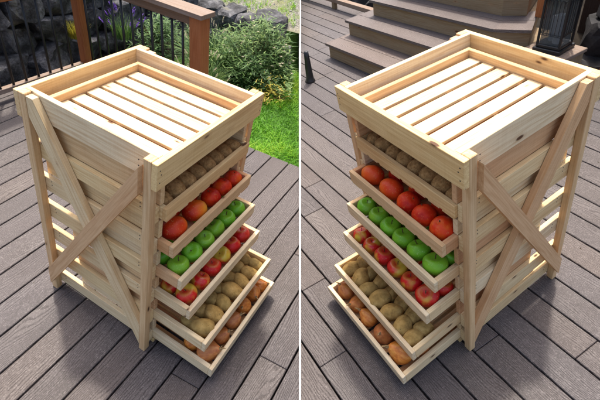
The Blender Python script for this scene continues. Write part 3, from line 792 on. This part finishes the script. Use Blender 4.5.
# ------------------------------------------------------------------ right side: steps, lantern, dark corner
CX, CY = 1.124, -.694
st = root(1, 'wooden_steps', (-1.3, 1.6, 0), 'grey composite steps with weathered brown risers rising behind the right rack', 'steps')
SO = (-1.3, 1.6, 0)
def step(poly, z0, z1, front, last=False):
    """poly: tread outline, front edge first two/three points; inset riser body"""
    m = MB(1); ins = [(x, y) for x, y in poly]
    body = []
    for i, (x, y) in enumerate(poly):
        body.append((x + (.02 if i == 0 or i == len(poly) - 1 else (-.012 if i in (front,) else -.0)), y + (.022 if i <= front else 0)))
    m.prism(body, z0, z1 - .0205, tint=rnd(.2, .8)); m.build('riser', 'weathered', st, SO)
def tread(pts, depth, z, gap=.004):
    """two boards following the front polyline pts"""
    for a, b in ((0, .5), (.5, 1)):
        m = MB(1); off = (rnd(0, 30), rnd(0, 30)); tt = rnd(0, 1)
        for (A, nA), (B, nB) in zip(pts, pts[1:]):
            q = []
            d0, d1 = depth * a + (gap / 2 if a else 0), depth * b - (gap / 2 if b < 1 else 0)
            P4 = [(A[0] + nA[0] * d0, A[1] + nA[1] * d0), (B[0] + nB[0] * d0, B[1] + nB[1] * d0), (B[0] + nB[0] * d1, B[1] + nB[1] * d1), (A[0] + nA[0] * d1, A[1] + nA[1] * d1)]
            # leave a hairline mitre
            m.prism(P4, z - .02, z, tint=rnd(0, 1))
        m.build('tread', 'tread', st, SO)
h = .13
step([(-2.10, 1.225), (-.6, 1.27), (-.6, 2.2), (-2.10, 2.2)], 0.001, h, 1)
tread([((-2.10, 1.222), (0, 1)), ((-.6, 1.267), (0, 1))], .30, h)
step([(-2.10, 1.45), (-.6, 1.50), (-.6, 2.2), (-2.10, 2.2)], h + .001, 2 * h, 1)
tread([((-2.10, 1.447), (0, 1)), ((-.6, 1.498), (0, 1))], .30, 2 * h)
step([(-2.0, 1.645), (-.76, 1.70), (-.58, 1.81), (-.98, 2.5), (-2.0, 2.5)], 2 * h + .001, 3 * h, 2)
tread([((-2.0, 1.640), (0, 1)), ((-.765, 1.695), (-.28, .96)), ((-.57, 1.81), (-.6, 1.0))], .30, 3 * h)
step([(-1.92, 1.84), (-.88, 1.885), (-.74, 1.97), (-1.15, 2.8), (-1.92, 2.8)], 3 * h + .001, .62, 2)
tread([((-1.95, 1.835), (0, 1)), ((-.88, 1.88), (-.28, .96)), ((-.74, 1.97), (-.5, 1.))], .30, .62)
m = MB(1); m.box((-.70, 2.0, .391), (-.625, 2.075, 1.35), tint=.9, ch=.004)
o = m.build('newel_post', 'cedar', origin=(-.62, 2.04, .39)); tag(o, 'reddish cedar post standing on the third step left of the lantern', 'post')
# stand under the lantern
m = MB(1); m.box((-.56, 1.72, 0.001), (-.30, 1.96, .272), tint=.6, ch=.004)
ps = m.build('wooden_plinth', 'weathered', origin=(-.39, 1.87, 0)); tag(ps, 'weathered wooden plinth under the black lantern', 'plinth')
m = MB(1); m.box((-.57, 1.71, .2722), (-.29, 1.97, .296), tint=1., ch=.003); m.build('top_board', 'greyrail', ps, (-.39, 1.87, 0))
LX, LY, LZ = -.43, 1.845, .2965
LO = (LX, LY, LZ)
ln = root(1, 'lantern', LO, 'black metal garden lantern with pillar candles behind glass panes on the wooden plinth', 'lantern')
rot = math.radians(6); hw = .068; H = .37
def lp(x, y, z): return (LX + x * math.cos(rot) - y * math.sin(rot), LY + x * math.sin(rot) + y * math.cos(rot), LZ + z)
AX = ((math.cos(rot), math.sin(rot), 0), (-math.sin(rot), math.cos(rot), 0), (0, 0, 1))
m = MB(1); m.obox(lp(0, 0, .0125), AX, (hw + .018, hw + .018, .012), ch=.003); m.obox(lp(0, 0, .034), AX, (hw + .006, hw + .006, .009), ch=.003); m.build('base', 'metal', ln, LO)
m = MB(1); m.obox(lp(0, 0, H + .01), AX, (hw + .02, hw + .02, .010), ch=.003)
m2 = [m.vert(lp(a * (hw + .01), b * (hw + .01), H + .021)) for a, b in ((-1, -1), (1, -1), (1, 1), (-1, 1))] + [m.vert(lp(a * .03, b * .03, H + .12)) for a, b in ((-1, -1), (1, -1), (1, 1), (-1, 1))]
for i in range(4): m.face(m2[i], m2[(i + 1) % 4], m2[4 + (i + 1) % 4], m2[4 + i])
m.face(*m2[4:]); m.build('roof', 'metal', ln, LO)
for a in (-1, 1):
    for b in (-1, 1):
        m = MB(1); m.obox(lp(a * hw, b * hw, H / 2 + .02), AX, (.006, .006, H / 2 - .021), ch=.001); m.build('corner_bar', 'metal', ln, LO)
for s_ in range(4):
    m = MB(1); c, d = [(0, -1), (1, 0), (0, 1), (-1, 0)][s_]
    ux, uy = (1, 0) if c == 0 else (0, 1)
    for q in range(1, 6):
        t = -1 + q / 3; m.tube(lp(c * hw + ux * t * hw, d * hw + uy * t * hw, .10), lp(c * hw + ux * t * hw, d * hw + uy * t * hw, H - .10 + .05 * abs(t)), .0018, n=5)
    for z in (.10, .11, H - .05, H - .04): m.tube(lp(c * hw - ux * hw, d * hw - uy * hw, z), lp(c * hw + ux * hw, d * hw + uy * hw, z), .002, n=5)
    for q in range(6):
        t0, t1 = -1 + q / 3, -1 + (q + 1) / 3
        pr = None
        for w in range(7):
            an = math.pi * w / 6; tt = (t0 + t1) / 2 - math.cos(an) * (t1 - t0) / 2; cur = lp(c * hw + ux * tt * hw, d * hw + uy * tt * hw, H - .10 + math.sin(an) * .035)
            if pr: m.tube(pr, cur, .0018, n=5)
            pr = cur
    m.build('scroll_grille', 'metal', ln, LO)
    m = MB(1); m.obox(lp(c * (hw - .008), d * (hw - .008), H / 2 + .02), AX, (.0008 if c else hw - .009, .0008 if d else hw - .009, H / 2 - .024), ch=.0002); m.build('glass_pane', 'glass', ln, LO)
for i, (a, b, r_, hh) in enumerate(((-.028, .006, .017, .15), (.018, -.010, .024, .17))):
    m = MB(1); m.lathe((LX + a, LY + b, LZ + .0445), [(r_, 0), (r_, hh - .004), (r_ * .93, hh), (r_ * .5, hh - .004)], 20); cn = m.build('candle', 'wax', origin=(LX + a, LY + b, LZ + .0445), smooth=False)
    tag(cn, ['thinner pale candle at the left inside the lantern', 'thicker pale candle at the right inside the lantern'][i], 'candle', 'candles in the lantern')
    m = MB(1); m.tube((LX + a, LY + b, LZ + .044 + hh - .004), (LX + a, LY + b, LZ + .055 + hh), .0012, n=5); m.build('wick', 'metal', cn, (LX + a, LY + b, LZ + .0445))
# little black stand by the joint
m = MB(1); c0 = (-1.805, .865, 0)
m.lathe(c0, [(.042, 0), (.042, .010), (.034, .018), (.030, .05), (.026, .12), (.021, .2), (.018, .25), (.0, .252)], 28)
o = m.build('garden_stand', 'metal', origin=c0, smooth=True); tag(o, 'black tapered metal stand on the right deck beside the white strip', 'stand')
# low kerb beam with a dark slot behind the deck, boulders and soil beyond
m = MB(1); m.box((-5.6, 2.01, .075), (-2.12, 2.07, .115), tint=.8); o = m.build('low_beam', 'greyrail', origin=(-3, 2.04, .0)); tag(o, 'low grey beam along the back edge of the right deck', 'beam')
for x in (-5.2, -4.2, -3.2, -2.3):
    m = MB(1); m.box((x, 2.02, .001), (x + .05, 2.06, .0748), tint=.3); m.build('foot', 'weathered', o, (-3, 2.04, 0))
sheet(1, 'soil_bed', -6.5, 3.2, 2.07, 5.5, 60, 24, lambda x, y: -.12 + .06 * (y - 2.1) + .04 * noise.noise(Vector((x * 3, y * 3, 1))), 'soil')
w3 = root(1, 'boulder_bank', (-.2, 2.9, 0), 'boulders coloured nearly black for the shade of the corner behind the lantern', 'stone bank'); BO = (-.2, 2.9, 0)
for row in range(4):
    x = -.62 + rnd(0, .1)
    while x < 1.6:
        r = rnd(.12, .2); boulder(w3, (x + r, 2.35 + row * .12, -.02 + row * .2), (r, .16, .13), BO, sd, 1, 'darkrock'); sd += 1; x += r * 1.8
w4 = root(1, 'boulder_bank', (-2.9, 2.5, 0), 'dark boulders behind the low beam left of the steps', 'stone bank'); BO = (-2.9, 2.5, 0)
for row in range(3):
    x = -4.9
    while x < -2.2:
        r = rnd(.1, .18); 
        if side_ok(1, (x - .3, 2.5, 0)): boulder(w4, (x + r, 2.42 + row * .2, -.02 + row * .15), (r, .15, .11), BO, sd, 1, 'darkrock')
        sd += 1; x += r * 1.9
m = MB(1); m.box((-.25, 2.09, -.1), (-.175, 2.165, .34), tint=.5, ch=.004); o = m.build('cedar_post', 'cedar', origin=(-.21, 2.13, 0)); tag(o, 'short reddish cedar post in the shaded corner at the far right', 'post')
# made-up dark board wall, added to shade the far corner
m = MB(1)
for i in range(22):
    x = -.95 + i * .15; m.box((x, 2.98, -.2), (x + .146, 3.01, 2.3), tint=rnd(0, 1))
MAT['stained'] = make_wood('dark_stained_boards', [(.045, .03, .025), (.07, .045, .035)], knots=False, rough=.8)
o = m.build('shade_wall', 'stained', origin=(.6, 3.0, 0)); tag(o, 'dark stained board wall added to shade the boulders in the far right corner', 'shade wall')

# ground below everything, out to the horizon
me = bpy.data.meshes.new('ground'); q = 300
me.from_pydata([(-q, -q, 0), (q, -q, 0), (q, q, 0), (-q, q, 0)], [], [(0, 1, 2, 3)]); me.materials.append(MAT['floorgrey'])
o = bpy.data.objects.new('ground', me); COL.objects.link(o); o.location = (0, 0, -1.1); kind(o, 'structure')

# ------------------------------------------------------------------ light, camera
EL, AZ = math.radians(66), math.radians(0)        # azimuth measured from +Y towards +X
w = bpy.data.worlds.new('World'); S.world = w; w.use_nodes = True; nt = w.node_tree
sky = nt.nodes.new('ShaderNodeTexSky'); sky.sky_type = 'NISHITA'; sky.sun_disc = False
sky.sun_elevation = EL; sky.sun_rotation = AZ; sky.air_density = 1.; sky.dust_density = 6; sky.ozone_density = .4
bg = nt.nodes['Background']; bg.inputs[1].default_value = .15; nt.links.new(sky.outputs[0], bg.inputs[0])
sun = bpy.data.lights.new('sun', 'SUN'); sun.energy = 2.2; sun.angle = math.radians(3); sun.color = (1, .94, .84)
so = bpy.data.objects.new('sun', sun); COL.objects.link(so)
d = Vector((math.sin(AZ) * math.cos(EL), math.cos(AZ) * math.cos(EL), math.sin(EL)))
so.rotation_euler = d.to_track_quat('Z', 'Y').to_euler(); so.location = d * 20
cam = bpy.data.cameras.new('camera'); cam.sensor_width = 36; cam.lens = F / 600 * 36; cam.clip_start = .05; cam.clip_end = 2000
co = bpy.data.objects.new('camera', cam); COL.objects.link(co)
co.matrix_world = Matrix(((1, 0, 0, 0), (0, PB, -PA, 0), (0, PA, PB, HC), (0, 0, 0, 1)))
S.camera = co
S.view_settings.view_transform = 'Standard'; S.view_settings.look = 'None'; S.view_settings.gamma = 1; S.view_settings.use_curve_mapping = False
S.view_settings.exposure = 1.08
S.render.film_transparent = False
